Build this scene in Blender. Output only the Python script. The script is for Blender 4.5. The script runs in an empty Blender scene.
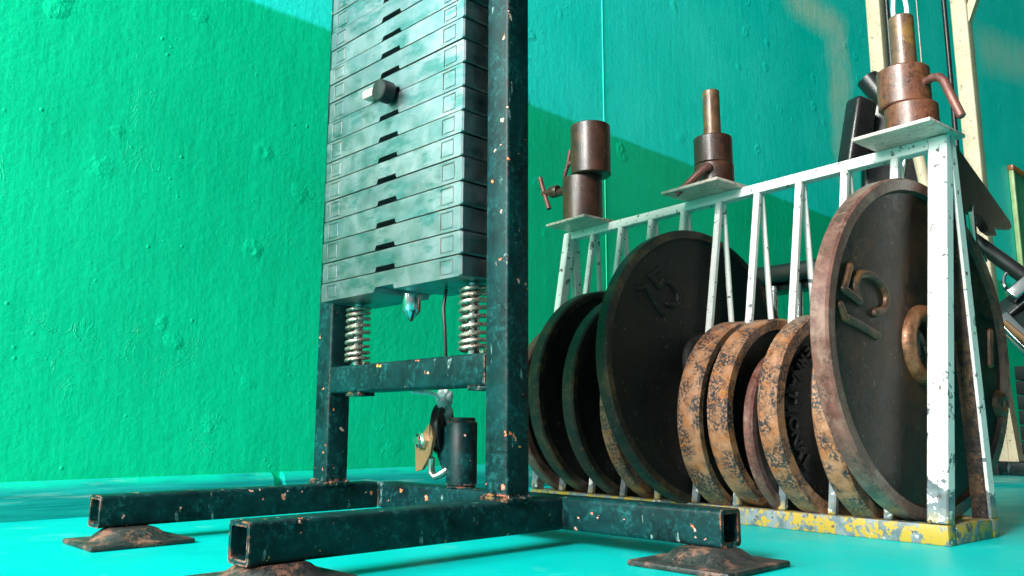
import bpy, bmesh, math, random
from mathutils import Vector, Matrix
random.seed(4)
SC = 0.16            # metres per camera height unit
PI = math.pi
COL = bpy.context.scene.collection

# ------------------------------------------------------------------ frames
PIT, ROL, F = 0.1666, -0.002, 830.65
MY = -0.80819                                   # direction of the weight machine
MO = (0.43839, 7.3531)
RY = -0.8893                                    # direction of the plate rack
RO = (3.7525, 7.3819)
WY, WD = 0.75946, 10.4467                       # long wall
def ray(x, y):
    X = (x-512)/F; Y = (288-y)/F
    cr, sr = math.cos(-ROL), math.sin(-ROL)
    X, Y = X*cr-Y*sr, X*sr+Y*cr
    c, s = math.cos(PIT), math.sin(PIT)
    return Vector((X, c-Y*s, s+Y*c))
def at(x, y, depth):
    """point of the place seen in direction (x, y) at forward distance depth (units)"""
    r = ray(x, y); return r*(depth/r.y)+Vector((0, 0, 1))
MU = Vector((math.cos(MY), math.sin(MY), 0)); MV = Vector((-math.sin(MY), math.cos(MY), 0))
RA = Vector((math.cos(RY), math.sin(RY), 0)); RB = Vector((-math.sin(RY), math.cos(RY), 0))
WD_ = Vector((math.cos(WY), math.sin(WY), 0)); WN = Vector((-math.sin(WY), math.cos(WY), 0))

# ------------------------------------------------------------------ object helpers
def setp(o, label=None, cat=None, group=None, kind=None):
    if label: o['label'] = label
    if cat: o['category'] = cat
    if group: o['group'] = group
    if kind: o['kind'] = kind
    return o
def empty(name, loc, rz=0, label=None, cat=None, group=None):
    o = bpy.data.objects.new(name, None); COL.objects.link(o)
    o.empty_display_size = .05
    o.location = Vector(loc)*SC; o.rotation_euler = (0, 0, rz)
    return setp(o, label, cat, group)

class MB:
    def __init__(s): s.bm = bmesh.new(); s.mi = 0
    def _tag(s, faces):
        for f in faces: f.material_index = s.mi
    def box(s, c, size, M=None, bev=0.0, seg=2):
        r = bmesh.ops.create_cube(s.bm, size=1.0)
        vs = r['verts']
        bmesh.ops.scale(s.bm, vec=size, verts=vs)
        fs = set(f for v in vs for f in v.link_faces)
        if bev > 0:
            es = list(set(e for v in vs for e in v.link_edges))
            b = bmesh.ops.bevel(s.bm, geom=es, offset=bev, segments=seg, affect='EDGES', profile=.5)
            vs = list(set(v for f in b['faces'] for v in f.verts) | set(v for v in vs if v.is_valid))
            fs = set(f for v in vs for f in v.link_faces)
        T = Matrix.Translation(Vector(c)) @ (M.to_4x4() if M else Matrix.Identity(4))
        bmesh.ops.transform(s.bm, matrix=T, verts=vs)
        s._tag(fs); return s
    def loops(s, rings, closed=True, cap0=True, cap1=True, smooth=True):
        V = [[s.bm.verts.new(p) for p in r] for r in rings]
        n = len(V[0]); out = []
        for i in range(len(V)-1):
            for j in range(n if closed else n-1):
                k = (j+1) % n
                try: out.append(s.bm.faces.new((V[i][j], V[i][k], V[i+1][k], V[i+1][j])))
                except ValueError: pass
        for f in out: f.smooth = smooth
        if cap0:
            out.append(s.bm.faces.new(list(reversed(V[0]))))
        if cap1:
            out.append(s.bm.faces.new(V[-1]))
        s._tag(out); return s
    def prism(s, pts, vec):
        """closed polygon pts (3d, planar) pushed along vec"""
        vec = Vector(vec)
        a = [Vector(p) for p in pts]; b = [p+vec for p in a]
        return s.loops([a, b], smooth=False)
    def tube(s, path, r, seg=14, cap=True):
        P = [Vector(p) for p in path]; n = len(P)
        R = r if isinstance(r, (list, tuple)) else [r]*n
        rings = []; t0 = (P[1]-P[0]).normalized()
        up = Vector((0, 0, 1)) if abs(t0.z) < .9 else Vector((1, 0, 0))
        x = t0.cross(up).normalized()
        for i in range(n):
            t = (P[min(i+1, n-1)]-P[max(i-1, 0)]).normalized()
            x = (x-t*x.dot(t)).normalized(); y = t.cross(x)
            rings.append([P[i]+(x*math.cos(2*PI*k/seg)+y*math.sin(2*PI*k/seg))*R[i] for k in range(seg)])
        return s.loops(rings, cap0=cap, cap1=cap)
    def lathe(s, prof, origin, axis, seg=64, closed=False, flat=()):
        """prof: list of (radius, height along axis)"""
        ax = Vector(axis).normalized(); o = Vector(origin)
        up = Vector((0, 0, 1)) if abs(ax.z) < .9 else Vector((1, 0, 0))
        x = ax.cross(up).normalized(); y = ax.cross(x)
        rings = []
        for (r, h) in prof:
            r = max(r, 1e-4)
            rings.append([o+ax*h+(x*math.cos(2*PI*k/seg)+y*math.sin(2*PI*k/seg))*r for k in range(seg)])
        if closed: rings.append(rings[0])
        return s.loops(rings, cap0=False, cap1=False)
    def sqtube(s, p0, p1, w, h, side, rad=.035, wall=.035, open0=False, open1=False):
        """square hollow section from p0 to p1; w along side, h along the third axis"""
        p0 = Vector(p0); p1 = Vector(p1); t = (p1-p0).normalized()
        sx = Vector(side).normalized(); sy = t.cross(sx).normalized()
        def prof(hw, hh, r):
            out = []
            for (cx, cy, a0) in ((hw-r, hh-r, 0), (-hw+r, hh-r, 90), (-hw+r, -hh+r, 180), (hw-r, -hh+r, 270)):
                for k in range(5):
                    a = math.radians(a0+k*22.5)
                    out.append((cx+r*math.cos(a), cy+r*math.sin(a)))
            return out
        o = prof(w/2, h/2, rad); i = prof(w/2-wall, h/2-wall, max(rad-wall*.6, .008))
        R = lambda P, pr: [P+sx*a+sy*b for a, b in pr]
        s.loops([R(p0, o), R(p1, o)], cap0=not open0, cap1=not open1, smooth=True)
        for op, P, d in ((open0, p0, 1), (open1, p1, -1)):
            if op:
                q = P+t*d*min(1.3, (p1-p0).length*.9)
                a, b, c = R(P, o), R(P, i), R(q, i)
                rings = [a, b, c]
                if d < 0: rings = [list(reversed(r)) for r in rings]
                s.loops([list(reversed(r)) for r in rings], cap0=False, cap1=True, smooth=False)
        return s
    def xform(s, M):
        bmesh.ops.transform(s.bm, matrix=M, verts=s.bm.verts[:]); return s
    def build(s, name, mats, parent=None, label=None, smooth_angle=35, origin=None):
        bm = s.bm
        bmesh.ops.remove_doubles(bm, verts=bm.verts[:], dist=1e-5)
        if origin is not None:
            bmesh.ops.translate(bm, verts=bm.verts[:], vec=-Vector(origin))
        bmesh.ops.scale(bm, vec=(SC,)*3, verts=bm.verts[:])
        bmesh.ops.recalc_face_normals(bm, faces=bm.faces[:])
        me = bpy.data.meshes.new(name); bm.to_mesh(me); bm.free()
        for m in (mats if isinstance(mats, (list, tuple)) else [mats]): me.materials.append(m)
        for p in me.polygons: p.use_smooth = True
        try: me.set_sharp_from_angle(angle=math.radians(smooth_angle))
        except Exception: pass
        o = bpy.data.objects.new(name, me); COL.objects.link(o)
        if parent: o.parent = parent
        if origin is not None: o.location = Vector(origin)*SC
        if label: o['label'] = label
        return o

# ------------------------------------------------------------------ material helpers
class NT:
    def __init__(s, name, vary=True):
        s.m = bpy.data.materials.new(name); s.m.use_nodes = True
        s.t = s.m.node_tree; s.n = s.t.nodes; s.l = s.t.links
        s.b = s.n['Principled BSDF']; s.obj = s.n.new('ShaderNodeTexCoord').outputs['Object']
        s.v = s.obj
        if vary:
            r = s.n.new('ShaderNodeObjectInfo').outputs['Random']
            cb = s.n.new('ShaderNodeCombineXYZ')
            for k, m in enumerate((7.3, 13.1, 5.7)):
                mu = s.n.new('ShaderNodeMath'); mu.operation = 'MULTIPLY'; s.l.new(r, mu.inputs[0]); mu.inputs[1].default_value = m
                s.l.new(mu.outputs[0], cb.inputs[k])
            ad = s.n.new('ShaderNodeVectorMath'); ad.operation = 'ADD'
            s.l.new(s.obj, ad.inputs[0]); s.l.new(cb.outputs[0], ad.inputs[1]); s.v = ad.outputs[0]
    def put(s, sock, v):
        if isinstance(v, bpy.types.NodeSocket): s.l.new(v, sock)
        elif isinstance(v, (tuple, list)) and len(v) == 3 and sock.type == 'RGBA': sock.default_value = (*v, 1)
        else: sock.default_value = v
    def noise(s, scale, detail=4, rough=.55, stretch=None, off=(0, 0, 0), dist=0):
        v = s.v
        if stretch or off != (0, 0, 0):
            mp = s.n.new('ShaderNodeMapping'); s.l.new(v, mp.inputs[0])
            mp.inputs['Scale'].default_value = stretch or (1, 1, 1); mp.inputs['Location'].default_value = off
            v = mp.outputs[0]
        nd = s.n.new('ShaderNodeTexNoise'); s.l.new(v, nd.inputs['Vector'])
        nd.inputs['Scale'].default_value = scale; nd.inputs['Detail'].default_value = detail
        nd.inputs['Roughness'].default_value = rough; nd.inputs['Distortion'].default_value = dist
        return nd.outputs[0]
    def voro(s, scale, feature='F1', rnd=1):
        nd = s.n.new('ShaderNodeTexVoronoi'); nd.feature = feature; s.l.new(s.v, nd.inputs['Vector'])
        nd.inputs['Scale'].default_value = scale; nd.inputs['Randomness'].default_value = rnd
        return nd.outputs['Distance']
    def ramp(s, fac, a, b, ca=0., cb=1.):
        nd = s.n.new('ShaderNodeMapRange'); nd.clamp = True
        s.put(nd.inputs[0], fac); nd.inputs[1].default_value = a; nd.inputs[2].default_value = b
        nd.inputs[3].default_value = ca; nd.inputs[4].default_value = cb
        return nd.outputs[0]
    def math(s, op, a, b=0., c=0.):
        nd = s.n.new('ShaderNodeMath'); nd.operation = op
        s.put(nd.inputs[0], a); s.put(nd.inputs[1], b); s.put(nd.inputs[2], c); return nd.outputs[0]
    def mix(s, fac, a, b):
        nd = s.n.new('ShaderNodeMix'); nd.data_type = 'RGBA'
        s.put(nd.inputs[0], fac); s.put(nd.inputs[6], a); s.put(nd.inputs[7], b); return nd.outputs[2]
    def xyz(s):
        nd = s.n.new('ShaderNodeSeparateXYZ'); s.l.new(s.obj, nd.inputs[0]); return nd.outputs
    def edge(s, radius, lo=.03, hi=.2):
        """1 on worn outer edges"""
        bv = s.n.new('ShaderNodeBevel'); bv.samples = 4; bv.inputs['Radius'].default_value = radius
        g = s.n.new('ShaderNodeNewGeometry')
        d = s.n.new('ShaderNodeVectorMath'); d.operation = 'DOT_PRODUCT'
        s.l.new(bv.outputs[0], d.inputs[0]); s.l.new(g.outputs['Normal'], d.inputs[1])
        return s.ramp(s.math('SUBTRACT', 1., d.outputs['Value']), lo, hi)
    def bump(s, h, strength=.3, dist=.002):
        nd = s.n.new('ShaderNodeBump'); s.put(nd.inputs['Height'], h)
        nd.inputs['Strength'].default_value = strength; nd.inputs['Distance'].default_value = dist
        s.l.new(nd.outputs[0], s.b.inputs['Normal'])
    def done(s, color, rough=.5, metal=0., spec=.5, coat=0.):
        s.put(s.b.inputs['Base Color'], color); s.put(s.b.inputs['Roughness'], rough)
        s.put(s.b.inputs['Metallic'], metal); s.put(s.b.inputs['Specular IOR Level'], spec)
        s.put(s.b.inputs['Coat Weight'], coat); s.b.inputs['Coat Roughness'].default_value = .27
        return s.m

def mat_wall():
    t = NT('wall_paint', False); x = t.xyz()
    big = t.noise(2.2, 5, .6); fine = t.noise(30, 6, .65); mid = t.noise(17, 4, .6, dist=.3)
    wob = t.math('MULTIPLY', t.math('SUBTRACT', t.noise(6, 3), .5), .012)
    up = t.ramp(t.math('ADD', x[2], wob), 6.94*SC-.006, 6.94*SC+.006)
    green = t.mix(t.ramp(big, .35, .7), (.0, .52, .26), (.0, .64, .33))
    turq = t.mix(t.ramp(big, .35, .7), (.0, .84, .70), (.03, .94, .82))
    c = t.mix(up, green, turq)
    # thin pale scuffs
    sc = t.math('MULTIPLY', t.ramp(t.noise(60, 3, .6, off=(3, 1, 2)), .70, .74), t.ramp(t.noise(5, 2, off=(1, 7, 3)), .5, .62))
    c = t.mix(t.math('MULTIPLY', sc, .5), c, (.35, .75, .62))
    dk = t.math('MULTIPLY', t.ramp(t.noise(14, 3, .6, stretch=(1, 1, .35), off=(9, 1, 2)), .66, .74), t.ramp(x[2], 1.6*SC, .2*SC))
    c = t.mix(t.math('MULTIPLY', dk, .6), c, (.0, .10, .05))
    # painted-in reflections on the upper wall: pale hooked band and slanting streak
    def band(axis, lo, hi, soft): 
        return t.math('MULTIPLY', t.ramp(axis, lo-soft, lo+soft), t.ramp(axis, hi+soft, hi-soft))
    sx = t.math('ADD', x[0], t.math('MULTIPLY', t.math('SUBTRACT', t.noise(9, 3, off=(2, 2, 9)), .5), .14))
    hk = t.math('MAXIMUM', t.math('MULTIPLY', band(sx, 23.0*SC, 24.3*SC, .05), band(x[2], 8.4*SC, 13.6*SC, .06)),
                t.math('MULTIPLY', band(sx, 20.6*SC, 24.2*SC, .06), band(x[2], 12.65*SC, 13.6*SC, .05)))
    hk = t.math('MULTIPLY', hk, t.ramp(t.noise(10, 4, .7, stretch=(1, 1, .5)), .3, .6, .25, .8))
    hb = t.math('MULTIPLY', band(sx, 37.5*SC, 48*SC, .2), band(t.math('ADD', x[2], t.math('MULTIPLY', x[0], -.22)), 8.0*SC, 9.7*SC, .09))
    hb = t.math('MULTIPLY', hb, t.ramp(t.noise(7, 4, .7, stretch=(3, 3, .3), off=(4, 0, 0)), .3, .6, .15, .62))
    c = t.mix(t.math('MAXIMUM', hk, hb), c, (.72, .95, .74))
    grain = t.noise(75, 4, .6)
    pim = t.math('MULTIPLY', t.ramp(t.voro(38), .17, .04), t.ramp(t.noise(9, 2, off=(5, 5, 5)), .54, .62))
    vd = t.math('ADD', t.voro(8.5), t.math('MULTIPLY', t.math('SUBTRACT', t.noise(26, 3, .6, off=(6, 2, 2)), .5), .34))
    scar = t.math('MULTIPLY', t.math('MULTIPLY', t.ramp(vd, .22, .10), t.ramp(vd, .0, .10, .1, 1.)), t.ramp(t.noise(3.1, 2, off=(1, 8, 5)), .47, .58))
    edge_ = t.noise(11, 5, .55, off=(4, 4, 7), dist=1.2)
    ridge = t.math('MULTIPLY', t.ramp(t.math('ABSOLUTE', t.math('SUBTRACT', edge_, .5)), .012, .0), t.ramp(t.noise(5, 3, off=(9, 4, 4)), .56, .66))
    brush = t.noise(14, 4, .6, stretch=(2.5, 1, .35), off=(2, 1, 1))
    h = t.math('ADD', t.math('MULTIPLY', mid, .35), t.math('MULTIPLY', grain, .30))
    h = t.math('ADD', h, t.math('MULTIPLY', pim, .42))
    h = t.math('ADD', h, t.math('MULTIPLY', scar, .55))
    h = t.math('ADD', t.math('ADD', h, t.math('MULTIPLY', ridge, .22)), t.math('MULTIPLY', brush, .35))
    h = t.math('ADD', h, t.math('MULTIPLY', big, .6))
    t.bump(h, .75, .005)
    return t.done(c, t.ramp(fine, .3, .7, .38, .55), spec=.22)

def mat_floor():
    t = NT('floor_paint', False)
    c = t.mix(t.ramp(t.noise(3, 5, .6), .35, .7), (.0, .43, .405), (.0, .51, .48))
    w = t.ramp(t.noise(9, 5, .65, off=(3, 3, 3)), .6, .75)
    c = t.mix(t.math('MULTIPLY', w, .45), c, (.10, .62, .55))
    sp = t.ramp(t.noise(120, 3, .6), .72, .76)
    c = t.mix(t.math('MULTIPLY', sp, .6), c, (.6, .75, .65))
    ds = t.ramp(t.noise(70, 3, .6, off=(1, 5, 2)), .73, .77)
    c = t.mix(t.math('MULTIPLY', ds, .5), c, (.05, .25, .22))
    t.bump(t.noise(25, 5, .6), .2, .002)
    return t.done(c, t.ramp(t.noise(12), .3, .7, .35, .5), spec=.12)

def mat_skirting():
    t = NT('skirting_paint'); x = t.xyz()
    g = t.noise(6, 5, .6, stretch=(.6, 6, 16))
    c = t.mix(t.ramp(g, .35, .65), (.0, .22, .21), (.01, .42, .38))
    w = t.ramp(t.noise(5, 5, .65, stretch=(.7, 3, 9), off=(2, 0, 4)), .56, .68)
    c = t.mix(t.math('MULTIPLY', w, .7), c, (.30, .55, .52))
    top = t.ramp(x[2], .30*SC, .36*SC)
    c = t.mix(t.math('MULTIPLY', top, t.ramp(t.noise(9, 3), .35, .6)), c, (.0, .52, .36))
    t.bump(g, .35, .003)
    return t.done(c, .4, spec=.4)

def mat_frame(name, base0, base1, chips=1., scuff=1., metal=0., rough=.38, chipcol=(.66, .17, .08), dull=.0):
    t = NT(name)
    m1 = t.math('MULTIPLY_ADD', t.noise(38, 5, .7), .6, t.math('MULTIPLY', t.noise(12, 3, .6, off=(4, 9, 1)), .4))
    c = t.mix(t.ramp(m1, .36, .62), base0, base1)
    fl = t.math('MULTIPLY', t.ramp(t.noise(120, 4, .78), .50, .66), t.ramp(t.noise(20, 3, .65, off=(4, 4, 1)), .40, .60))
    c = t.mix(t.math('MULTIPLY', fl, .30*scuff), c, (.03, .24, .245))
    st = t.math('MULTIPLY', t.ramp(t.noise(55, 3, .6, stretch=(1, 1, .22), off=(1, 3, 8)), .66, .70), t.ramp(t.noise(170, 2), .42, .55))
    c = t.mix(t.math('MULTIPLY', st, .5*scuff), c, (.34, .50, .48))
    e = t.math('MULTIPLY', t.edge(.005), t.ramp(t.noise(60, 4, .7), .46, .60))
    ch = t.math('MAXIMUM', t.ramp(t.noise(58, 2.5, .55, off=(7, 2, 5)), .69, .705), t.math('MULTIPLY', e, .8))
    ch = t.math('MULTIPLY', ch, chips)
    cc = t.mix(t.ramp(t.noise(30, 2, off=(3, 3, 3)), .58, .64), chipcol, (.62, .36, .06))
    cc = t.mix(t.ramp(t.noise(40, 2, off=(8, 1, 3)), .48, .58), cc, (.62, .34, .27))
    c = t.mix(ch, c, cc)
    t.bump(t.math('SUBTRACT', t.noise(60, 4, .6), t.math('MULTIPLY', ch, 1.2)), .3, .0012)
    r = t.math('ADD', rough, t.math('MULTIPLY', ch, .3))
    return t.done(c, t.math('ADD', r, t.math('MULTIPLY', t.noise(60, 3), .15)), metal, spec=.22)

def mat_stack():
    t = NT('stack_plate_paint')
    info = t.n.new('ShaderNodeObjectInfo').outputs['Random']
    c = t.mix(t.ramp(t.noise(14, 5, .7), .40, .62), (.13, .225, .24), (.27, .31, .33))
    c = t.mix(t.ramp(info, .35, .9, .0, .45), c, (.215, .215, .235))
    c = t.mix(t.math('MULTIPLY', t.ramp(t.noise(20, 5, .7, stretch=(.6, 1, 1.6), off=(2, 3, 4)), .52, .62), .8), c, (.05, .175, .17))
    s1 = t.math('MULTIPLY', t.ramp(t.noise(120, 4, .7), .58, .68), t.ramp(t.noise(16, 3, off=(4, 4, 4)), .5, .62))
    c = t.mix(t.math('MULTIPLY', s1, .6), c, (.34, .42, .41))
    dk = t.math('MULTIPLY', t.ramp(t.noise(60, 4, .7, stretch=(.5, 1, 2), off=(9, 2, 4)),   .62, .70), .4)
    c = t.mix(dk, c, (.02, .05, .05))
    c = t.mix(t.math('MULTIPLY', t.edge(.003), t.ramp(t.noise(60, 3), .5, .6)), c, (.32, .25, .20))
    t.bump(t.noise(90, 4, .65), .2, .001)
    return t.done(c, t.ramp(t.noise(40, 4), .3, .7, .36, .54), 1.0)

def mat_white():
    """white enamel, flaked through to grey, with old yellow paint low down"""
    t = NT('rack_enamel'); x = t.xyz()
    c = t.mix(t.ramp(t.noise(12, 4), .35, .7), (.74, .74, .70), (.84, .83, .80))
    low = t.ramp(x[2], .62*SC, .16*SC)
    n1 = t.noise(36, 4, .65, off=(2, 5, 1))
    th = t.math('SUBTRACT', t.ramp(x[2], .5*SC, 2.4*SC, .575, .645), t.math('MULTIPLY', low, .22))
    fl = t.ramp(t.math('SUBTRACT', n1, th), 0., .012)
    grey = t.mix(t.ramp(t.noise(50, 3), .4, .6), (.085, .13, .14), (.19, .235, .25))
    c = t.mix(fl, c, grey)
    n2 = t.noise(62, 5, .68, off=(6, 1, 4))
    ye = t.math('MULTIPLY', t.ramp(n2, .50, .515), t.ramp(x[2], .30*SC, .16*SC))
    c = t.mix(ye, c, (.40, .275, .03))
    dk = t.ramp(t.noise(70, 3, .62, off=(1, 9, 2)), .645, .66)
    c = t.mix(t.math('MULTIPLY', dk, .9), c, (.07, .05, .045))
    e = t.math('MULTIPLY', t.edge(.004), t.ramp(t.noise(45, 4, .7), .46, .56))
    c = t.mix(t.math('MULTIPLY', e, .85), c, (.22, .10, .05))
    t.bump(t.math('SUBTRACT', t.noise(40, 3), t.math('ADD', fl, ye)), .25, .0012)
    return t.done(c, .42, spec=.4)

def mat_rust(name, a, b, dark, amt=.5, metal=.25, rough=.55, scale=1., spots=(.5, .56), hi=None, coat=0.):
    t = NT(name)
    c = t.mix(t.ramp(t.noise(22*scale, 6, .72), .38, .64), a, b)
    if hi: c = t.mix(t.ramp(t.noise(13*scale, 5, .68, off=(3, 8, 1)), .5, .66), c, hi)
    s = t.math('MULTIPLY', t.ramp(t.noise(46*scale*2, 5, .72, off=(1, 2, 3)), *spots), t.ramp(t.noise(12*scale, 3, off=(5, 2, 8)), .38, .54))
    c = t.mix(t.math('MULTIPLY', s, amt), c, dark)
    p = t.ramp(t.noise(130, 3, .6), .66, .72)
    c = t.mix(t.math('MULTIPLY', p, .25), c, (.5, .38, .28))
    t.bump(t.math('ADD', t.noise(60*scale, 5, .65), t.math('MULTIPLY', s, -.5)), .35, .0012)
    return t.done(c, t.math('ADD', rough, t.math('MULTIPLY', s, -.1)), metal, coat=coat)

def plain(name, c, rough=.4, metal=0., spec=.5, var=.25, bump=.0, bs=40):
    t = NT(name)
    c2 = tuple(v*(1-var) for v in c)
    col = t.mix(t.ramp(t.noise(14, 4), .35, .68), c, c2)
    if bump: t.bump(t.noise(bs, 4, .6), bump, .0015)
    return t.done(col, t.ramp(t.noise(30, 3), .3, .7, rough*.85, rough*1.15), metal, spec)

M_WALL = mat_wall(); M_FLOOR = mat_floor(); M_SKIRT = mat_skirting()
M_FRAME = mat_frame('dark_teal_enamel', (.0003, .0045, .006), (.0018, .034, .036))
M_PAD = mat_rust('worn_foot_paint', (.010, .016, .016), (.050, .045, .042), (.006, .008, .008), .8, 0., .55, 2.6, (.48, .54), hi=(.30, .13, .085))
M_STACK = mat_stack()
M_WHITE = mat_white()
M_SHELF = mat_rust('shelf_plate_paint', (.50, .40, .34), (.62, .53, .46), (.20, .14, .11), .8, 0., .5, 1.2, (.55, .60))
M_NUM = mat_rust('worn_numerals', (.05, .026, .016), (.11, .05, .026), (.02, .012, .01), .5, .2, .42, 2, hi=(.26, .11, .04))
M_RIM_GOLD = mat_rust('golden_rust', (.29, .115, .045), (.40, .205, .12), (.016, .021, .028), .95, .0, .5, 2.4, (.455, .50), hi=(.36, .115, .022), coat=.15)
M_RIM_RED = mat_rust('reddish_rust', (.11, .038, .028), (.20, .085, .066), (.05, .018, .015), .7, .0, .42, 1.7, (.47, .56), hi=(.26, .15, .115), coat=.4)
M_RIM_DARK = mat_rust('dark_worn_iron', (.014, .011, .010), (.045, .025, .016), (.004, .006, .006), .7, .05, .5, 1.4, (.45, .55), hi=(.15, .075, .03))
M_FACE_SHADED = mat_rust('shaded_cast_iron', (.004, .0038, .0036), (.009, .007, .0055), (.003, .003, .003), .6, .1, .6, .8, hi=(.016, .009, .005))  # near-black colour stands in for shade on the unlit disc faces
M_FACE_BROWN = mat_rust('brown_cast_iron', (.018, .010, .007), (.045, .021, .011), (.006, .005, .005), .8, .25, .46, .7, (.44, .56), hi=(.075, .030, .012))
M_HUB = mat_rust('bare_rust_hub', (.15, .060, .025), (.26, .115, .05), (.04, .022, .014), .5, .4, .42, 1.4)
M_COLLAR = mat_rust('collar_rust', (.10, .028, .014), (.19, .060, .030), (.04, .014, .008), .6, .0, .45, 1.5, hi=(.20, .075, .03), coat=.55)
M_COLLAR_DK = mat_rust('dark_collar_rust', (.034, .010, .006), (.085, .026, .014), (.012, .006, .005), .6, .0, .42, 1.5, hi=(.10, .036, .017), coat=.6)
M_HANDLE = mat_rust('handle_rust', (.15, .055, .045), (.23, .09, .075), (.07, .03, .025), .4, .35, .42, 1.2)
M_PEG = mat_rust('peg_rust', (.11, .048, .028), (.20, .095, .05), (.06, .03, .02), .5, .1, .36, 1.4, hi=(.30, .14, .03), coat=.5)
M_STEEL = plain('spring_steel', (.50, .47, .43), .32, .95, var=.45)
M_SPRING = mat_rust('spring_wire', (.42, .36, .31), (.55, .48, .42), (.22, .10, .05), .7, .85, .32, 1.6)
M_CHROME = plain('chrome', (.62, .63, .63), .16, 1., var=.1)
M_BLACK = plain('black_enamel', (.012, .013, .014), .35, 0, var=.3)
M_VINYL = plain('black_vinyl', (.016, .013, .014), .30, 0, .6, var=.4, bump=.35, bs=25)
M_CREAM = mat_rust('cream_enamel', (.52, .43, .29), (.62, .52, .36), (.16, .09, .05), .85, 0., .5, .8, (.60, .63))
M_BRASS = plain('worn_brass_plate', (.42, .24, .12), .35, .6, var=.4)
M_ROPE = plain('pale_teal_rag', (.78, .86, .84), .6, 0, var=.6, bump=.8, bs=60)
M_WHITECORD = plain('white_cord', (.75, .76, .74), .6, 0, var=.15)
M_ORANGE = plain('varnished_wood', (.34, .12, .025), .35, 0, var=.5)
M_GLASSG = plain('pale_green_board', (.10, .42, .22), .22, 0, .6, var=.2)
M_EDGE = plain('pale_edge_strip', (.35, .50, .22), .45, 0, var=.3)
M_RED = plain('copper_tab', (.72, .40, .36), .5, 0, var=.2)

# ------------------------------------------------------------------ setting
def structure(o): o['kind'] = 'structure'; return o
mw = Matrix(((WD_.x, WN.x, 0, 0), (WD_.y, WN.y, 0, 0), (0, 0, 1, 0), (0, 0, 0, 1)))   # (s, offset into wall, z)
def in_wall_frame(mb, name, mats, s0=0, off=0, z=0):
    o = mb.build(name, mats)
    o.location = (WD_*s0+WN*(WD+off)+Vector((0, 0, z)))*SC
    o.rotation_euler = (0, 0, WY)
    return o
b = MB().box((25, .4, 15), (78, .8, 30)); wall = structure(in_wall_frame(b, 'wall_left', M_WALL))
b = MB().box((25, -20, -.25), (78, 40, .5)); floor = structure(in_wall_frame(b, 'floor', M_FLOOR))
def skirt(s0, s1):
    b = MB()
    pr = [(0, 0), (-.16, 0), (-.16, .27), (-.12, .36), (-.04, .41), (0, .41)]
    b.loops([[(s0, y, z) for y, z in pr], [(s1, y, z) for y, z in pr]], smooth=False)
    return b
structure(in_wall_frame(skirt(-13, 5.46), 'baseboard_left', M_SKIRT))
structure(in_wall_frame(skirt(5.62, 60), 'baseboard_right', M_SKIRT))
b = MB().tube([(12.5, 0, .41), (12.5, 0, 16)], .013, 8)
structure(in_wall_frame(b, 'trim_1', M_WALL))

# ------------------------------------------------------------------ weight machine
TW, TH = .285, .2735
ZB, ZT = .1378, .4113
L, G, E_, DD = 2.869, 2.752, 1.5636, .2638
PV, PD, PW = -.661, .2647, .277
mach = empty('weight_machine', (MO[0], MO[1], 0), MY,
             'dark teal weight machine frame with square tube base standing before the green wall', 'weight machine')
def mm(mb, name, mats, parent=mach, label=None): return mb.build(name, mats, parent, label)
zc = (ZB+ZT)/2
for U in (-TW/2, -G-TW/2):
    b = MB().sqtube((U, -L, zc), (U, 0, zc), TW, TH, (1, 0, 0), open0=True)
    mm(b, 'base_beam', M_FRAME)
b = MB().sqtube((-G, .1319, zc), (E_, .1319, zc), DD, TH, (0, 1, 0), open0=False, open1=True)
mm(b, 'cross_beam', M_FRAME)
# welds joining beams
ZTOP = 7.4
for U in (-PW/2, -G-PW/2):
    b = MB().sqtube((U, PV+PD/2, ZT), (U, PV+PD/2, ZTOP), PW, PD, (1, 0, 0), rad=.025)
    for k in range(16):          # weld bead round the foot of the upright
        a = k/16
        for (px, py) in ((-PW/2+PW*a, -PD/2), (PW/2, -PD/2+PD*a)):
            r = .028+.012*random.random()
            bmesh.ops.create_icosphere(b.bm, subdivisions=1, radius=r, matrix=Matrix.Translation((U+px, PV+PD/2+py, ZT+.008)))
    mm(b, 'upright', M_FRAME)
Z1, Z2 = 1.3527, 1.6378
b = MB().sqtube((-G, PV+PD/2, (Z1+Z2)/2), (-PW, PV+PD/2, (Z1+Z2)/2), PD, Z2-Z1, (0, 1, 0))
for U in (-G+.42, -PW-.12):      # bolt plates under the bar
    b.box((U, PV+PD/2-.02, Z1-.018), (.24, .2, .036), bev=.008)
mm(b, 'cross_bar', M_FRAME)
b = MB().sqtube((-G-PW, PV+PD/2, ZTOP+.14), (0, PV+PD/2, ZTOP+.14), PD, .28, (0, 1, 0))
mm(b, 'top_bar', M_FRAME)
# foot pads
def foot(cu, cv, su, sv):
    b = MB().box((cu, cv, .022), (su, sv, .044), bev=.016)
    rings = []
    for (k, z) in ((1.08, .03), (.98, .042), (.86, .062), (.74, .095), (.64, .122), (.54, .1365), (.0, .1378)):
        hx, hy = .33*k, .33*k
        ring = []
        for j in range(40):
            a = 2*PI*j/40; e = .55
            ring.append((cu+hx*math.copysign(abs(math.cos(a))**e, math.cos(a)), cv+hy*math.copysign(abs(math.sin(a))**e, math.sin(a)), z))
        rings.append(ring)
    b.loops(rings, cap0=False, cap1=False)
    mm(b, 'foot_pad', M_PAD)
foot(1.42, .04, .86, .84)
foot(-2.72, -2.62, .76, .86)
foot(-TW/2, -2.62, .84, .86)

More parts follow.
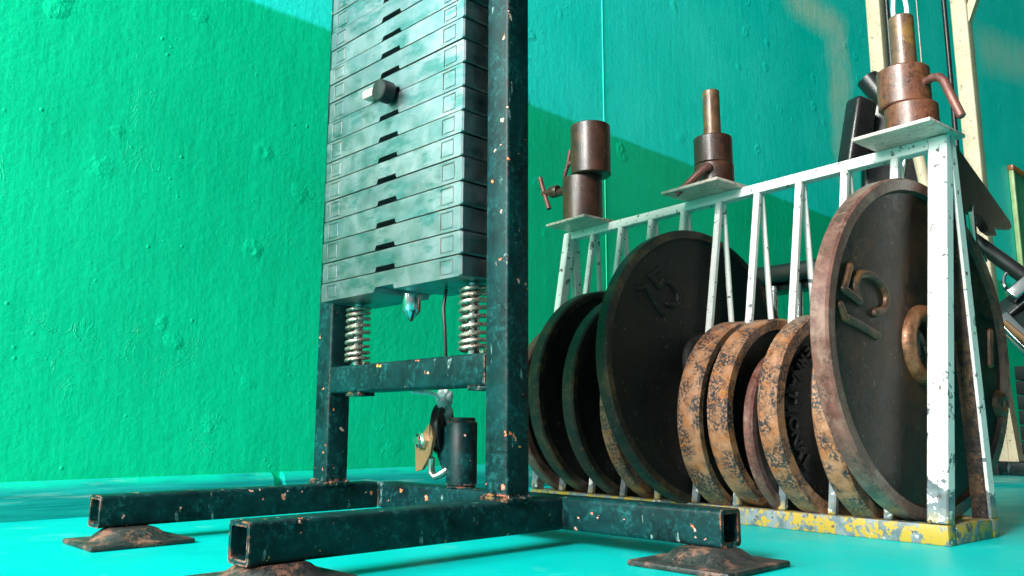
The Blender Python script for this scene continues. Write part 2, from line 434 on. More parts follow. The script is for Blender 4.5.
# springs, rods, stem
VB = PV+PD/2
S_BOT = 2.288
bounds = [2.288, 2.487, 2.702, 2.926, 3.149, 3.374, 3.592, 3.804, 4.030, 4.262, 4.488, 4.695, 4.885, 5.094, 5.305, 5.530]
while len(bounds) < 17: bounds.append(bounds[-1]+.226)
S_TOP = bounds[-1]
for U in (-2.441, -.584):
    mm(MB().tube([(U, VB, Z2), (U, VB, S_BOT)], .055, 16), 'guide_rod', M_CHROME)
    mm(MB().tube([(U, VB, S_TOP), (U, VB, ZTOP)], .055, 16), 'guide_rod', M_CHROME)
    path = []; turns = 9.5; N = int(turns*22)
    for i in range(N+1):
        f = i/N; th = 2*PI*turns*f
        path.append((U+.116*math.cos(th), VB+.116*math.sin(th), Z2+.024+(S_BOT-Z2-.048)*(f-.018*math.sin(2*PI*f)*2)))
    b = MB().tube(path, .0195, 8)
    mm(b, 'spring', M_SPRING)
b = MB().lathe([(0, 2.02), (.012, 2.024), (.088, 2.125), (.094, 2.14), (.094, S_BOT), (0, S_BOT)], (-1.512, VB, 0), (0, 0, 1), 28)
mm(b, 'selector_stem', M_CHROME)
b = MB().tube([(-1.0, VB+.02, S_BOT), (-1.01, VB, 2.1), (-.985, VB, 1.9), (-.99, VB+.02, Z2)], .016, 8)
mm(b, 'cable', M_BLACK)

# sleeve, bracket and pulley on the cross beam
SU, SVv = -1.5, .13
b = MB().lathe([(.156, .44), (.156, 1.045), (.150, 1.055), (.135, 1.06), (.135, 1.095), (.128, 1.10), (.0, 1.10)], (SU, SVv, 0), (0, 0, 1), 40)
b.lathe([(.0, .412), (.14, .412), (.14, .44), (.156, .44)], (SU, SVv, 0), (0, 0, 1), 40)
slv = mm(b, 'sleeve', M_FRAME, label='upright tube stub on the base beam')
pts = [(SU-.04, SVv-.10, 1.03), (SU-.27, SVv-.10, 1.00), (SU-.30, SVv-.10, .90), (SU-.26, SVv-.10, .70), (SU-.17, SVv-.10, .56), (SU-.08, SVv-.10, .52), (SU-.04, SVv-.10, .52)]
b = MB().prism(pts, (0, .2, 0)); br = b.build('bracket', M_FRAME, slv)
b = MB().prism([(-1.71, -.08, 1.05), (-1.76, -.08, 1.0), (-1.95, -.08, .82), (-1.93, -.08, .56), (-1.83, -.08, .58), (-1.70, -.08, .74), (-1.66, -.08, .90)], (0, -.035, 0))
b.build('bracket_plate', M_BRASS, slv, label='brown triangular bracket plate')
b = MB().lathe([(0, 0), (.085, 0), (.085, .05), (.045, .06), (.045, .10), (0, .10)], (-1.82, -.11, .87), (0, -1, 0), 6)
b.build('nut', M_CHROME, slv)
b = MB().tube([(-1.73, -.07, .70), (-1.76, -.05, .62), (-1.75, -.05, .55), (-1.70, -.05, .51), (-1.65, -.03, .53), (-1.60, .03, .58)], .035, 10)
b.build('hook', M_STEEL, slv)
ax = Vector((.86, .5, 0))
PC = (-1.80, .12, .99)
b = MB().lathe([(.06, -.05), (.235, -.05), (.26, -.042), (.235, 0), (.26, .042), (.235, .05), (.06, .05)], PC, ax, 40, closed=True)
b.lathe([(0, -.08), (.07, -.08), (.07, .08), (0, .08)], PC, ax, 20)
mm(b, 'pulley', M_BLACK)
b = MB()
for k in range(26):
    f = k/25
    c = Vector((-1.76+.035*math.sin(k*2.1), .10+.04*math.cos(k*1.7), 1.12+.24*f))
    bmesh.ops.create_icosphere(b.bm, subdivisions=2, radius=.032+.03*random.random(), matrix=Matrix.Translation(c))
b.tube([(-1.76, .1, 1.2), (-1.70, .12, 1.02), (-1.66, .14, .95)], .022, 8)
b.tube([(-1.76, .05, 1.3), (-1.76, -.05, 1.345), (-1.78, -.3, 1.36)], .022, 8)
mm(b, 'rope_knot', M_ROPE, label='pale knotted rope end on the pulley')

# weight stack: every plate its own thing
U0, U1, V0, V1 = -2.6285, -.3867, -.8623, -.1823
UCc = -1.5076; VCc = -.5223; SYAW = .0164
ords = ['bottom', 'second', 'third', 'fourth', 'fifth', 'sixth', 'seventh', 'eighth', 'ninth', 'tenth', 'eleventh', 'twelfth', 'thirteenth', 'fourteenth', 'fifteenth', 'sixteenth']
def mworld(U, V, Z): 
    return Vector((MO[0], MO[1], 0))+MU*U+MV*V+Vector((0, 0, Z))
def rrect_plate(h):
    """plate with pin groove on its underside, chamfered edges"""
    b = MB()
    c = .014; g0, g1, gd = -.165, .165, .046
    W, Dp = (U1-U0)/2, (V1-V0)/2
    z0, z1 = .006, h-.006
    prof = [(-W, z0+c), (-W, z1-c), (-W+c, z1), (W-c, z1), (W, z1-c), (W, z0+c), (W-c, z0), (g1, z0), (g1-.02, z0+gd), (g0+.02, z0+gd), (g0, z0), (-W+c, z0)]
    def ring(y, ins):
        return [(x*(1-ins/W), y, z) for x, z in prof]
    # front half with the groove, rear half without
    b.loops([ring(-Dp, c), ring(-Dp+c, 0), ring(Dp-c, 0), ring(Dp, c)], smooth=False)
    # L-shaped raised casting marks near both ends of the face
    for sgn in (-1, 1):
        xc = sgn*(W-.20)
        w, hh, t = .085, (h-.07)/2, .006
        zc_ = h/2
        b.box((xc-w, -Dp-.002, zc_), (.007, .012, 2*hh), bev=.002, seg=1)
        b.box((xc, -Dp-.002, zc_+hh), (2*w, .012, .007), bev=.002, seg=1)
        b.box((xc+.01, -Dp-.0015, zc_-.004), (2*w-.02, .011, 2*hh-.014), bev=.003, seg=1)
    return b
for i in range(len(bounds)-1):
    h = bounds[i+1]-bounds[i]
    o = rrect_plate(h).build('weight_plate', M_STACK)
    jit = (random.random()-.5)*.012
    o.location = mworld(UCc+jit, VCc+(random.random()-.5)*.014, bounds[i])*SC
    o.rotation_euler = (0, 0, MY+SYAW+(random.random()-.5)*.006)
    if i == 0: lab = 'bottom grey-green plate of the weight stack, resting on the two coil springs'
    elif i == 8: lab = 'grey-green stack plate right below the selector pin, ninth from the bottom'
    elif i == 9: lab = 'grey-green stack plate right above the selector pin, tenth from the bottom'
    elif i == len(bounds)-2: lab = 'topmost grey-green plate of the weight stack, partly out of the picture'
    else: lab = 'grey-green iron plate of the weight stack, %s from the bottom' % ords[i]
    setp(o, lab, 'weight plate', 'plates of the weight stack')
# selector pin
pin = empty('selector_pin', mworld(UCc+.34*SYAW, VCc-.338, bounds[9]+.03), MY+SYAW, 'black selector pin with a copper tab stuck into the weight stack', 'selector pin')
b = MB().lathe([(0, .0), (.045, .0), (.045, -.03), (.10, -.035), (.11, -.045), (.11, -.17), (.10, -.18), (0, -.185)], (.05, 0, -.035), (0, 1, 0), 28)
b.build('knob', M_BLACK, pin)
b = MB().box((-.17, -.06, .03), (.30, .10, .085), bev=.012)
b.build('tab', M_RED, pin, 'pinkish copper tab')

# ------------------------------------------------------------------ plate rack
RD, T1, T2, RH, RL, HB = 1.0544, .6911, .7645, 3.8693, 5.5501, .1744
rack = empty('plate_rack', (RO[0], RO[1], 0), RY,
             'white A-shaped plate rack with flaking yellow bottom bars, filled with rusty plates', 'plate rack')
def rk(mb, name, mats=M_WHITE, label=None, parent=rack): return mb.build(name, mats, parent, label)
def bar(b, p0, p1, w, h, side, bev=.01):
    """solid rectangular bar; w along side"""
    p0 = Vector(p0); p1 = Vector(p1); t = (p1-p0).normalized()
    sx = Vector(side); sx = (sx-t*sx.dot(t)).normalized(); sy = t.cross(sx)
    M = Matrix((sx, sy, t)).transposed()
    b.box((p0+p1)/2, (w, h, (p1-p0).length), M, bev, 1); return b
BW = .15
TR = .115        # top rail height
# bottom rails and ends
rk(MB().box((-RL/2, BW/2, HB/2), (RL, BW, HB), bev=.012), 'bottom_rail')
rk(MB().box((-RL/2, RD-BW/2, HB/2), (RL, BW, HB), bev=.012), 'bottom_rail')
for S in (-.08, -RL+.08):
    rk(MB().box((S, RD/2, HB/2), (.16, RD-2*BW, HB), bev=.012), 'end_rail')
# top rails
for V in (T1+.045, T2+.04):
    b = MB().box((-RL/2, V, RH-TR/2), (RL, .08, TR), bev=.010); rk(b, 'top_rail')
# posts
def lean(front, S, w, d, name):
    b = MB()
    if front: p0, p1 = (S, .0+d/2, HB), (S, T1+.045, RH-.02)
    else: p0, p1 = (S, RD-d/2, HB), (S, T2+.045, RH-.02)
    bar(b, p0, p1, w, d, (1, 0, 0), .012); rk(b, name)
for S in (-.092, -RL+.06):
    w = .184 if S > -1 else .12
    lean(True, S, w, .15, 'corner_post')
    if S < -1: lean(False, S, .10, .14, 'corner_post')
# back post at the near end: angle iron, rusty inner flange coloured dark to stand for shade
b = MB(); V0_, V1_ = RD-.012, T2+.075
b.mi = 1; bar(b, (-.10, V0_-.125, HB), (-.10, V1_-.10, RH-.02), .15, .025, (1, 0, 0), .006)
b.mi = 0; bar(b, (-.016, V0_-.068, HB), (-.016, V1_-.05, RH-.02), .032, .136, (1, 0, 0), .008)
rk(b, 'corner_post', [M_WHITE, M_RIM_DARK], 'white angle-iron post with inner flange coloured dark for rust and shade')
for k in range(1, 10):
    S = -RL+RL*k/10
    for fr in (True, False):
        bw = .082
        # slightly bent bars
        b = MB(); j = (random.random()-.5)*.05
        if fr: p0, p1 = Vector((S, .075, HB)), Vector((S, T1+.045, RH-.10))
        else: p0, p1 = Vector((S, RD-.075, HB)), Vector((S, T2+.045, RH-.10))
        if fr: bar(b, p0, p1, bw, .07, (1, 0, 0), .012)
        else: b.tube([p0, p0.lerp(p1, .3), p0.lerp(p1, .65), p1], .036, 12)
        rk(b, 'baluster')
# shelf plates with pegs
PLT = [(-5.03, .80), (-2.83, .86), (-.34, .79)]
for i, (S, w) in enumerate(PLT):
    b = MB().box((S, .585, RH+.02), (w, .77, .04), bev=.010)
    pl = rk(b, 'shelf_plate', M_SHELF, 'worn grey-cream steel plate')
PEG_S = [-5.10, -2.835, -.382]
for i, (S, top, rad) in enumerate(((PEG_S[1], 5.235, .108), (PEG_S[2], 5.255, .122))):
    b = MB().lathe([(0, RH+.04), (rad, RH+.04), (rad, top-.012), (rad-.012, top), (rad-.035, top), (rad-.04, top-.01), (rad-.04, top-.35), (0, top-.35)], (S, .728, 0), (0, 0, 1), 32)
    rk(b, 'peg', M_PEG, 'rust brown round peg')

def rworld(S, V, Z): return Vector((RO[0], RO[1], 0))+RA*S+RB*V+Vector((0, 0, Z))
# ------------------------------------------------------------------ collars standing on the shelf plates
def collar(S, z0, z1, r, mat, label, bore=None, dS=0):
    e = empty('barbell_collar', rworld(S+dS, .728, z0), RY, label, 'barbell collar', 'rusty collars on the rack')
    h = z1-z0; c = .014
    if bore: prof = [(bore, 0), (r-c, 0), (r, c), (r, h-c), (r-c, h), (bore, h)]; cl = True
    else: prof = [(0, 0), (r-c, 0), (r, c), (r, h-c), (r-c, h), (r-.07, h), (r-.085, h-.02), (r-.085, h-.3), (0, h-.3)]; cl = False
    MB().lathe(prof, (0, 0, 0), (0, 0, 1), 48, closed=cl).build('ring', mat, e)
    return e
ZP = RH+.04
lo1 = collar(-5.204, ZP, 4.64, .294, M_COLLAR_DK, 'dark rusty collar with T-handle screw standing on the left shelf plate')
up1 = collar(-5.022, 4.64, 5.40, .294, M_COLLAR_DK, 'dark rusty wide collar set on top of the T-handle collar')
lo2 = collar(PEG_S[1], ZP, 4.25, .245, M_COLLAR_DK, 'brown collar with bent handle lowest on the middle peg', bore=.113)
up2 = collar(PEG_S[1], 4.25, 4.61, .238, M_COLLAR_DK, 'plain brown collar uppermost on the middle peg', bore=.113)
lo3 = collar(PEG_S[2], ZP, 4.255, .255, M_COLLAR, 'reddish rust collar lowest on the peg at the right rack end', bore=.127, dS=.03)
up3 = collar(PEG_S[2], 4.255, 4.665, .255, M_COLLAR, 'reddish rust collar with curved handle uppermost on the right peg', bore=.127, dS=-.025)
# T-handle screw on lo1 (points left and slightly forward)
dr = Vector((-1, -.10, 0)).normalized(); z = 4.53-ZP
b = MB().lathe([(.0, .26), (.10, .26), (.10, .33), (.065, .36), (.055, .50), (.0, .50)], (0, 0, z), dr, 20)
b.lathe([(0, .48), (.085, .48), (.095, .51), (.095, .60), (.075, .64), (0, .64)], (0, 0, z+.03), dr, 16)
b.lathe([(0, .60), (.045, .60), (.045, .80), (0, .80)], (0, 0, z+.04), dr, 12)
scr = b.build('screw', M_COLLAR_DK, lo1)
c0 = dr*.77+Vector((0, 0, z+.045))
MB().tube([c0+Vector((-.10, .0, .27)), c0+Vector((-.03, 0, .08)), c0+Vector((.11, .0, -.27))], .036, 12).build('handle', M_HANDLE, scr)
# thin handle behind up1
b = MB().tube([(-.26, -.08, .26), (-.36, -.10, .26)], .04, 12)
b.tube([(-.33, -.10, .46), (-.37, -.10, .28), (-.47, -.10, .07)], [.026, .036, .028], 12)
b.build('handle', M_HANDLE, up1)
# bent handle on lo2 (towards the viewer, drooping to the left)
b = MB().tube([(.08, -.18, .25), (.12, -.27, .25), (.09, -.32, .22), (-.10, -.40, .05), (-.24, -.46, -.06)], [.05, .05, .05, .046, .042], 14)
b.build('handle', M_HANDLE, lo2)
# curved handle on up3
b = MB().tube([(.22, -.05, .20), (.33, -.08, .21), (.40, -.1, .185), (.45, -.11, .12), (.52, -.12, -.10), (.58, -.12, -.28), (.585, -.12, -.295)], [.040, .042, .044, .044, .044, .044, .026], 14)
b.build('handle', M_HANDLE, up3)
# cord loop hanging on the right peg
c = rworld(PEG_S[2], .728, 5.255)
pth = [Vector((-.07, 0, -.06)), Vector((-.07, 0, .12)), Vector((-.05, 0, .30)), Vector((.0, 0, .40)), Vector((.05, 0, .30)), Vector((.07, 0, .10)), Vector((.07, 0, -.06))]
b = MB().tube(pth, .024, 10)
cord = b.build('cord_loop', M_WHITECORD); cord.location = c*SC; cord.rotation_euler = (0, 0, RY)
setp(cord, 'white cord loop sticking out of the top of the right peg', 'cord')

# ------------------------------------------------------------------ plates in the rack
def arc_text(body, R, start, step, size, depth=.02):
    """raised letters round a face in the (v, z) plane, tops towards the centre"""
    out = []
    for i, ch in enumerate(body):
        cu = bpy.data.curves.new('letter', 'FONT'); cu.body = ch; cu.size = size; cu.extrude = depth; cu.align_x = 'CENTER'
        cu.bevel_depth = .006; cu.resolution_u = 3
        ob = bpy.data.objects.new('letter', cu); COL.objects.link(ob)
        dg = bpy.context.evaluated_depsgraph_get(); me = bpy.data.meshes.new_from_object(ob.evaluated_get(dg))
        a = math.radians(start+step*i)
        out.append((me, a)); bpy.data.objects.remove(ob); bpy.data.curves.remove(cu)
    b = MB()
    for me, a in out:
        pos = Vector((0, math.cos(a), math.sin(a)))
        up = -pos; right = up.cross(Vector((1, 0, 0)))   # letter x axis seen from +S
        right = Vector((0, -math.sin(a), math.cos(a)))   # counter-clockwise
        M = Matrix.Identity(4)
        for r in range(3):
            M[r][0] = right[r]; M[r][1] = up[r]; M[r][2] = (1, 0, 0)[r]; M[r][3] = (pos*R)[r]
        n0 = len(b.bm.verts)
        b.bm.from_mesh(me); b.bm.verts.ensure_lookup_table()
        bmesh.ops.transform(b.bm, matrix=M, verts=b.bm.verts[n0:])
        bpy.data.meshes.remove(me)
    return b
def numerals(strokes, x, r=.040):
    b = MB()
    for st in strokes:
        P = [Vector((x, v, z)) for v, z in st]
        # smooth the polyline
        if len(P) > 3:
            Q = []
            for i in range(len(P)-1):
                p0, p1, p2, p3 = P[max(i-1, 0)], P[i], P[i+1], P[min(i+2, len(P)-1)]
                for k in range(5):
                    t = k/5
                    Q.append(.5*((2*p1)+(p2-p0)*t+(2*p0-5*p1+4*p2-p3)*t*t+(3*p1-p0-3*p2+p3)*t**3))
            P = Q+[P[-1]]
        b.tube(P, r, 10)
        for e in (P[0], P[-1]):
            bmesh.ops.create_icosphere(b.bm, subdivisions=2, radius=r, matrix=Matrix.Translation(e))
    return b
DISCS = {   # S of front face, thickness, radius, V, Z, yaw, tilt
 'K': (-.270, .184, 1.6418, .5255, 1.7799, -.0578, -.0029),
 'J': (-.680, .225, 1.1211, .4992, 1.2018, .0418, .0025),
 'I': (-1.20, .230, 1.0620, .5150, 1.1424, -.0776, .0136),
 'H': (-1.71, .110, .8927, .5126, .9615, .0400, .0287),
 'G': (-1.88, .260, 1.0482, .5700, 1.1550, -.0243, -.0300),
 'F': (-2.29, .280, 1.0741, .5495, 1.1362, .0600, -.0483),
 'E': (-2.86, .170, 1.6512, .4860, 1.7400, -.0430, .0405),
 'D': (-3.48, .180, 1.1230, .5412, 1.2206, .0344, .0173),
 'C': (-3.95, .190, 1.3192, .5666, 1.4035, .0402, -.0040),
 'B': (-4.50, .200, 1.3698, .5711, 1.4729, .0251, -.0096),
 'A': (-5.06, .180, 1.1946, .5643, 1.3018, .0355, .0133),
}
LOOK = {  # rim material, face material, rim width, recess, label
 'A': (M_RIM_RED, M_FACE_SHADED, .12, .04, 'medium brown plate at the far left end of the rack, mostly behind the machine upright'),
 'B': (M_RIM_DARK, M_FACE_SHADED, .10, .05, 'large black plate second from the left end of the rack'),
 'C': (M_RIM_DARK, M_FACE_SHADED, .10, .05, 'large black plate just left of the big dark plate marked 15'),
 'D': (M_RIM_GOLD, M_FACE_SHADED, .12, .05, 'golden-rimmed plate mostly hidden behind the big dark plate'),
 'E': (M_RIM_DARK, M_FACE_SHADED, .10, .035, 'biggest dark plate in the middle of the rack, black with faint raised 15'),
 'F': (M_RIM_GOLD, M_FACE_SHADED, .10, .06, 'small golden-brown plate directly right of the big dark plate'),
 'G': (M_RIM_GOLD, M_FACE_SHADED, .12, .07, 'small orange-rusted thick plate with black speckles, beside the thin reddish plate'),
 'H': (M_RIM_RED, M_FACE_SHADED, .10, .03, 'thin smallest reddish plate between two thick speckled plates'),
 'I': (M_RIM_GOLD, M_FACE_SHADED, .14, .07, 'thick speckled rusty plate with raised lettering round its dark face'),
 'J': (M_RIM_GOLD, M_FACE_SHADED, .12, .06, 'rusty plate squeezed against the back of the big brown plate at the right'),
 'K': (M_RIM_RED, M_FACE_BROWN, .12, .045, 'biggest brown plate with raised 15, at the right end of the rack'),
}
for key, (S, T, R, V, Z, yaw, tilt) in DISCS.items():
    rim, face, rw, rec, lab = LOOK[key]
    d = empty('weight_disc', rworld(S, V, Z-R), RY, lab, 'weight disc', 'loose plates standing in the rack')
    Mr = (Matrix.Translation((0, 0, R)) @ Matrix.Rotation(yaw, 4, 'Z') @ Matrix.Rotation(tilt, 4, 'Y')) if True else None
    Mr = Matrix.Translation((0, 0, R)) @ Matrix.Rotation(yaw, 4, 'Z') @ Matrix.Rotation(-tilt, 4, 'Y')
    hole = .10*R/1.1+.05
    b = MB(); c = .022
    b.mi = 0
    b.lathe([(R-rw*.9, -T), (R-c, -T), (R, -T+c), (R, -T*.5), (R, -c), (R-c, 0)], (0, 0, 0), (1, 0, 0), 128)
    b.lathe([(R-c, 0), (R-rw, -.004)], (0, 0, 0), (1, 0, 0), 128)
    b.mi = 1
    b.lathe([(R-rw, -.004), (R-rw-.025, -rec), (R*.5, -rec-.004), (hole, -rec), (hole, -T+rec), (R*.5, -T+rec), (R-rw*.9-.03, -T+rec), (R-rw*.9, -T)], (0, 0, 0), (1, 0, 0), 128)
    b.xform(Mr)
    mats = [rim, face]
    if key in 'GFIJ':
        pass
    b.build('disc', mats, d)
    hr = .40 if R > 1.5 else .30*R/1.06
    hb_ = .085 if R > 1.5 else .05
    b = MB().lathe([(hole, -rec-.01)]+[(hr-hb_+hb_*math.cos(a), -rec-.01+hb_*1.15*math.sin(a)) for a in [PI*k/10 for k in range(10, -1, -1)]]+[(hr-.01, -rec-.02), (hole, -rec-.02)], (0, 0, 0), (1, 0, 0), 64)
    b.xform(Mr); b.build('hub', M_HUB if key == 'K' else face, d)
    if key in 'KE':
        if key == 'K':
            five = [(-.669, 2.421), (-.735, 2.29), (-.785, 2.21)], [(-.785, 2.21), (-.66, 2.165), (-.554, 2.12)], [(-.554, 2.12), (-.60, 2.25), (-.53, 2.355), (-.342, 2.379), (-.16, 2.30), (-.095, 2.19), (-.15, 2.08), (-.30, 2.035)]
            one = [(-.295, 1.828), (-.54, 1.90), (-.796, 1.957)], [(-.796, 1.957), (-.855, 2.06)]
            more = [(1.86, 2.01), (1.80, 1.66)],
        else:
            five = [(-.20, 2.85), (-.29, 2.80), (-.37, 2.735)], [(-.37, 2.735), (-.30, 2.68), (-.243, 2.62)], [(-.243, 2.62), (-.15, 2.70), (-.02, 2.67), (.07, 2.58), (.07, 2.47), (-.02, 2.42), (-.11, 2.43)]
            one = [(-.46, 2.61), (-.33, 2.45), (-.20, 2.306)], [(-.46, 2.61), (-.575, 2.57)]
            more = ()
        if key == 'K':
            b = MB().lathe([(.15, 0), (.13, .04), (.08, .055), (.04, .035), (0, .03)], (-rec, 1.93-V, 1.25-Z), (1, 0, 0), 24); b.xform(Mr); b.build('raised_boss', M_NUM, d)
        for grp, nm in ((one, 'raised_numeral'), (five, 'raised_numeral'), (more[:1], 'raised_mark'), (more[1:], 'raised_mark')):
            if not grp: continue
            b = numerals([[(v-V, zz-Z) for v, zz in st] for st in grp], -rec, .042 if key == 'K' else .036); b.xform(Mr)
            b.build(nm, M_NUM if key == 'K' else face, d)
    if key == 'I':
        b = arc_text('INTERNATIONAL', .80, 92, 10.7, .20, .018)
        for v in b.bm.verts: v.co.x += -rec+.01
        b.xform(Mr); b.build('raised_lettering', face, d)

# ------------------------------------------------------------------ cream machine behind on the right
P2 = Vector((10.15, 17.6, 0))
cm = empty('cable_machine', P2, MY, 'cream-painted cable machine frame with black guide rods behind the plate rack', 'cable machine')
HT = 12.0
for t in (.05, -1.83, 2.0):
    b = MB().sqtube((t, 0, .34), (t, 0, HT), .33, .36, (1, 0, 0), rad=.03)
    if t >= 0:
        b.prism([(t-.165, -.2, .34), (t-.42, -.2, .34), (t-.165, -.2, 1.3)], (0, .4, 0))
        b.prism([(t+.165, -.18, .34), (t+.34, -.18, .34), (t+.165, -.18, 2.6)], (0, .36, 0))
    mm(b, 'upright', M_CREAM, cm)
b = MB().sqtube((-2.05, 0, HT+.2), (2.3, 0, HT+.2), .46, .4, (0, 1, 0)); mm(b, 'top_beam', M_CREAM, cm)
for s_, t in ((1, .2), (-1, 1.8)):
    b = MB().prism([(t, -.1, 9.95), (t+s_*.85, -.1, HT), (t+s_*.55, -.1, HT), (t, -.1, 10.35)], (0, .2, 0)); mm(b, 'gusset', M_CREAM, cm)
for t in (-1.56, -.29):
    b = MB().tube([(t, 0, .3), (t, 0, HT)], .055, 12); mm(b, 'guide_rod', M_BLACK, cm)
b = MB().tube([(-.88, 0, 4.0), (-.88, 0, HT)], .022, 8); mm(b, 'cable', M_STEEL, cm)
b = MB().box((-.9, 0, .17), (3.0, .5, .33), bev=.02); b.box((1.2, 0, .17), (2.4, .5, .33), bev=.02)
mm(b, 'base_beam', M_FRAME, cm, 'dark base beam with red paint flecks')
b = MB()
for k in range(11): b.box((-.92, 0, .55+.3*k), (1.15, .62, .285), bev=.015)
mm(b, 'weight_stack', M_BLACK, cm)
b = MB()
for k in range(6): b.box((1.05, 0, .62+.3*k), (1.1, .62, .28), bev=.015)
mm(b, 'weight_stack', M_BLACK, cm)

# floor board below it
p = P2+MU*1.0
b = MB().box((11.6, 16.6, .03), (6.6, 3.6, .06), bev=.01); fb = b.build('floor_board', M_SKIRT, origin=(11.6, 16.6, 0))
setp(fb, 'low teal board on the floor under the cream machine', 'floor board')

def slab(pix, depths, thick, push):
    P = [at(x, y, dp) for (x, y), dp in zip(pix, depths)]
    return P
# bench with black pads behind the rack
BX = at(800, 275, 14.5)
bench = empty('exercise_bench', (BX.x, BX.y, 0), MY, 'black padded exercise bench with pale metal legs standing behind the rack', 'bench')
zs = BX.z
def bb(b, name, mat, label=None): return b.build(name, mat, bench, label)
bb(MB().box((.15, 0, zs), (2.3, 1.1, .30), bev=.09, seg=4), 'seat', M_VINYL)
bb(MB().box((.1, 0, zs-.22), (2.0, .5, .12), bev=.02), 'seat_frame', M_BLACK)
for (x0, y0) in ((-.35, -.3), (.12, -.3), (-.3, .35), (.9, .35)):
    bb(MB().tube([(x0, y0, zs-.2), (x0-.12, y0-.05, 1.2), (x0-.16, y0-.06, .0)], .075, 12), 'leg', M_CHROME)
# upright black pad
pa = at(853, 97, 15.5); pb = at(838, 190, 15.5)
def boxbetween(p0, p1, w, d, side, bev):
    b = MB(); p0 = Vector(p0); p1 = Vector(p1); t = (p1-p0).normalized()
    sx = Vector(side); sx = (sx-t*sx.dot(t)).normalized(); sy = t.cross(sx)
    M = Matrix((sx, sy, t)).transposed()
    b.box((p0+p1)/2, (w, d, (p1-p0).length), M, bev, 4); return b
stand = empty('pad_stand', (at(862, 190, 15.5).x, at(862, 190, 15.5).y, 0), 0, 'upright black vinyl pads leaning left behind the right collars', 'pads')
so = Vector((at(862, 190, 15.5).x, at(862, 190, 15.5).y, 0))
p0 = at(852, 168, 15.5)-so; p1 = at(862, 100, 15.5)-so
boxbetween(p0, p1, .48, .42, (1, .3, 0), .10).build('pad', M_VINYL, stand)
p0 = at(884, 150, 15.9)-so; p1 = at(880, 102, 15.9)-so
boxbetween(p0, p1, .52, .4, (1, -.5, 0), .15).build('pad', M_VINYL, stand)
p0 = at(892, 198, 16.1)-so; p1 = at(892, 146, 16.1)-so
boxbetween(p0, p1, 1.15, .4, (1, -.3, 0), .12).build('pad', M_VINYL, stand)
b = MB().tube([at(862, 70, 16.4)-so+Vector((.1, 0, -.2)), at(892, 108, 16.2)-so], .23, 16)
b.build('roller', M_VINYL, stand)
b = MB().tube([at(866, 200, 15.8)-so, Vector((.05, .1, 0))], .12, 12); b.build('post', M_BLACK, stand)
b = MB().tube([at(917, 150, 14.6)-so, at(932, 215, 14.6)-so, at(940, 440, 14.6)-so*1], .10, 12); b.build('strut', M_CREAM, stand, 'cream strut')
b = MB().tube([at(905, 160, 14.9)-so, at(898, 195, 14.9)-so, at(896, 260, 14.9)-so], .075, 12); b.build('strut', M_CHROME, stand, 'bright metal strut')

# lever arm machine to the right of the rack
LO = Vector((at(1000, 470, 13.2).x+.9, 13.2, 0))
lev = empty('lever_machine', LO, 0, 'black board and lever arm with bright metal joint at the right edge', 'exercise machine')
poly = [(944, 128), (1010, 221), (1012, 227), (1009, 230), (994, 227), (997, 236), (990, 231), (982, 217), (957, 203), (944, 190)]
dep = [11.6, 14.4, 14.4, 14.35, 13.9, 13.8, 13.5, 13.2, 12.0, 11.6]
# fit on one plane through three corners
A, B_, C_ = at(944, 128, 11.6)-LO, at(1010, 223, 14.4)-LO, at(957, 203, 12.3)-LO
nn = (B_-A).cross(C_-A).normalized()
pts = []
for x, y in poly:
    r = ray(x, y); o = Vector((0, 0, 1))-LO
    tt = (A-o).dot(nn)/r.dot(nn); pts.append(o+r*tt)
if nn.y < 0: nn = -nn
b = MB().prism(pts, nn*.16); b.build('board', M_BLACK, lev)
b = MB().tube([at(968, 236, 14.0)-LO, at(1000, 259, 13.6)-LO, at(1030, 281, 13.2)-LO, at(1060, 300, 12.8)-LO], .125, 16); b.build('arm', M_BLACK, lev)
b = MB().tube([at(1012+9*math.cos(a), 281+11*math.sin(a), 13.5)-LO for a in [2*PI*k/20 for k in range(21)]], .035, 8, cap=False); b.build('ring', M_CHROME, lev)
p = at(1011, 305, 13.2)-LO
boxbetween(at(1003, 318, 13.2)-LO, at(1034, 292, 13.0)-LO, .30, .34, (.6, 0, 1), .03).build('joint_block', M_BLACK, lev)
boxbetween(at(1010, 297, 12.9)-LO, at(1040, 272, 12.8)-LO, .20, .22, (.6, 0, 1), .03).build('joint_cap', M_CHROME, lev, 'bright metal joint cap')
boxbetween(at(999, 317, 13.0)-LO, at(1034, 352, 12.7)-LO, .22, .24, (.6, 0, -1), .03).build('link', M_CHROME, lev, 'bright metal link')
b = MB().tube([at(1004, 322, 12.7)-LO, at(1036, 350, 12.5)-LO], .05, 10); b.build('pin', M_BRASS, lev)
boxbetween(at(1018, 330, 13.0)-LO, at(1050, 312, 12.7)-LO, .34, .3, (.6, 0, 1), .04).build('joint_block', M_BLACK, lev)
b = MB().tube([at(971, 205, 12.9)-LO, at(974, 242, 12.9)-LO, at(984, 262, 13.0)-LO], .055, 10); b.build('rod', M_CHROME, lev)
b = MB().sqtube(Vector((1.2, .3, 0)), Vector((1.2, .3, 5.2)), .35, .35, (1, 0, 0)); b.build('post', M_BLACK, lev)

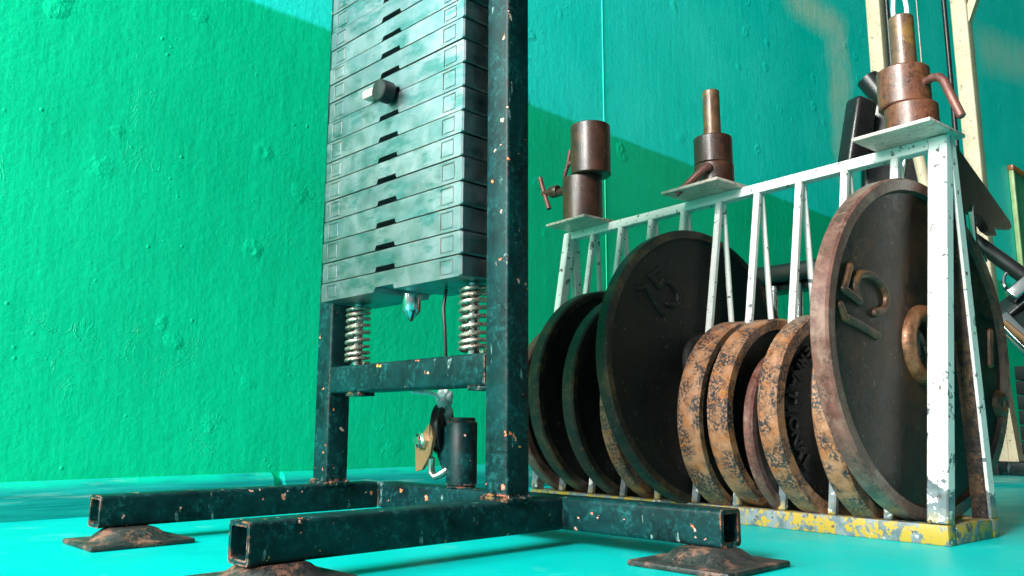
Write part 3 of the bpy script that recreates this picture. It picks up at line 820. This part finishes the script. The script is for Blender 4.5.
# framed board on the wall
fr = empty('wall_board', WD_*43+WN*WD+Vector((0, 0, 7.0)), WY, 'wooden-framed pale green board hanging on the wall at the right edge', 'board')
b = MB().box((0, -.09, 2.6), (6.0, .06, 5.2)); b.build('panel', M_GLASSG, fr)
b = MB().box((0, -.12, 5.25), (6.4, .24, .26), bev=.04); b.box((0, -.12, -.05), (6.4, .24, .2), bev=.04); b.build('rail', M_ORANGE, fr, 'varnished wooden rail')
for sx in (-1, 1):
    b = MB().box((sx*3.08, -.12, 2.6), (.2, .2, 5.06), bev=.03); b.build('edge_strip', M_EDGE, fr)

# ------------------------------------------------------------------ camera, light
cam = bpy.data.cameras.new('camera'); co = bpy.data.objects.new('camera', cam); COL.objects.link(co)
cam.sensor_width = 36; cam.lens = F*36/1024; cam.clip_start = .01
co.matrix_world = Matrix.Translation((0, 0, SC)) @ Matrix.Rotation(PI/2+PIT, 4, 'X') @ Matrix.Rotation(-ROL, 4, 'Z')
bpy.context.scene.camera = co

def area(name, pos, target, sx, sy, power, col):
    l = bpy.data.lights.new(name, 'AREA'); l.shape = 'RECTANGLE'; l.size = sx*SC; l.size_y = sy*SC; l.energy = power; l.color = col
    o = bpy.data.objects.new(name, l); COL.objects.link(o)
    o.location = Vector(pos)*SC
    o.rotation_euler = (Vector(target)-Vector(pos)).to_track_quat('-Z', 'Y').to_euler(); return o
# daylight through the tall window at the left end of the room
area('window_light', mworld(1.2, -19, 11), mworld(-2.5, 4, 3), 9, 10, 180, (1, .97, .93))
area('side_sheen_light', mworld(-5.1, -9.5, 6.5), mworld(2, -5.5, 3), 6, 7, 50, (1, .98, .96))  # added light beside the wall, for sheen on stack, posts and collars
sl = bpy.data.lights.new('sun', 'SUN'); sl.energy = 3.2; sl.angle = math.radians(11); sl.color = (1, .97, .93)
so_ = bpy.data.objects.new('sun', sl); COL.objects.link(so_)
dirv = (MV*math.cos(math.radians(6))-MU*math.sin(math.radians(6)))*math.cos(math.radians(28))-Vector((0, 0, math.sin(math.radians(28))))
so_.rotation_euler = dirv.to_track_quat('-Z', 'Y').to_euler(); so_.location = Vector((-3, -3, 4))
w = bpy.data.worlds.new('room_light'); bpy.context.scene.world = w; w.use_nodes = True
nt = w.node_tree; bg = nt.nodes['Background']
tc = nt.nodes.new('ShaderNodeTexCoord'); dt = nt.nodes.new('ShaderNodeVectorMath'); dt.operation = 'DOT_PRODUCT'
dd = (-MV*.9-MU*.08+Vector((0, 0, .3))).normalized(); dt.inputs[1].default_value = dd
nt.links.new(tc.outputs['Generated'], dt.inputs[0])
mr = nt.nodes.new('ShaderNodeMapRange'); nt.links.new(dt.outputs['Value'], mr.inputs[0])
mr.inputs[1].default_value = -.1; mr.inputs[2].default_value = 1; mr.inputs[3].default_value = .035; mr.inputs[4].default_value = .56
nt.links.new(mr.outputs[0], bg.inputs['Strength'])
cr = nt.nodes.new('ShaderNodeMix'); cr.data_type = 'RGBA'; cm_ = nt.nodes.new('ShaderNodeMapRange')
nt.links.new(dt.outputs['Value'], cm_.inputs[0]); cm_.inputs[1].default_value = -.3; cm_.inputs[2].default_value = .3
nt.links.new(cm_.outputs[0], cr.inputs[0]); cr.inputs[6].default_value = (.15, 1, .6, 1); cr.inputs[7].default_value = (.82, 1, 1, 1)
nt.links.new(cr.outputs[2], bg.inputs['Color'])
bg.inputs['Color'].default_value = (.82, 1, 1, 1)
vs = bpy.context.scene.view_settings
vs.view_transform = 'Standard'; vs.look = 'None'; vs.gamma = 1; vs.use_curve_mapping = False; vs.exposure = 0.0
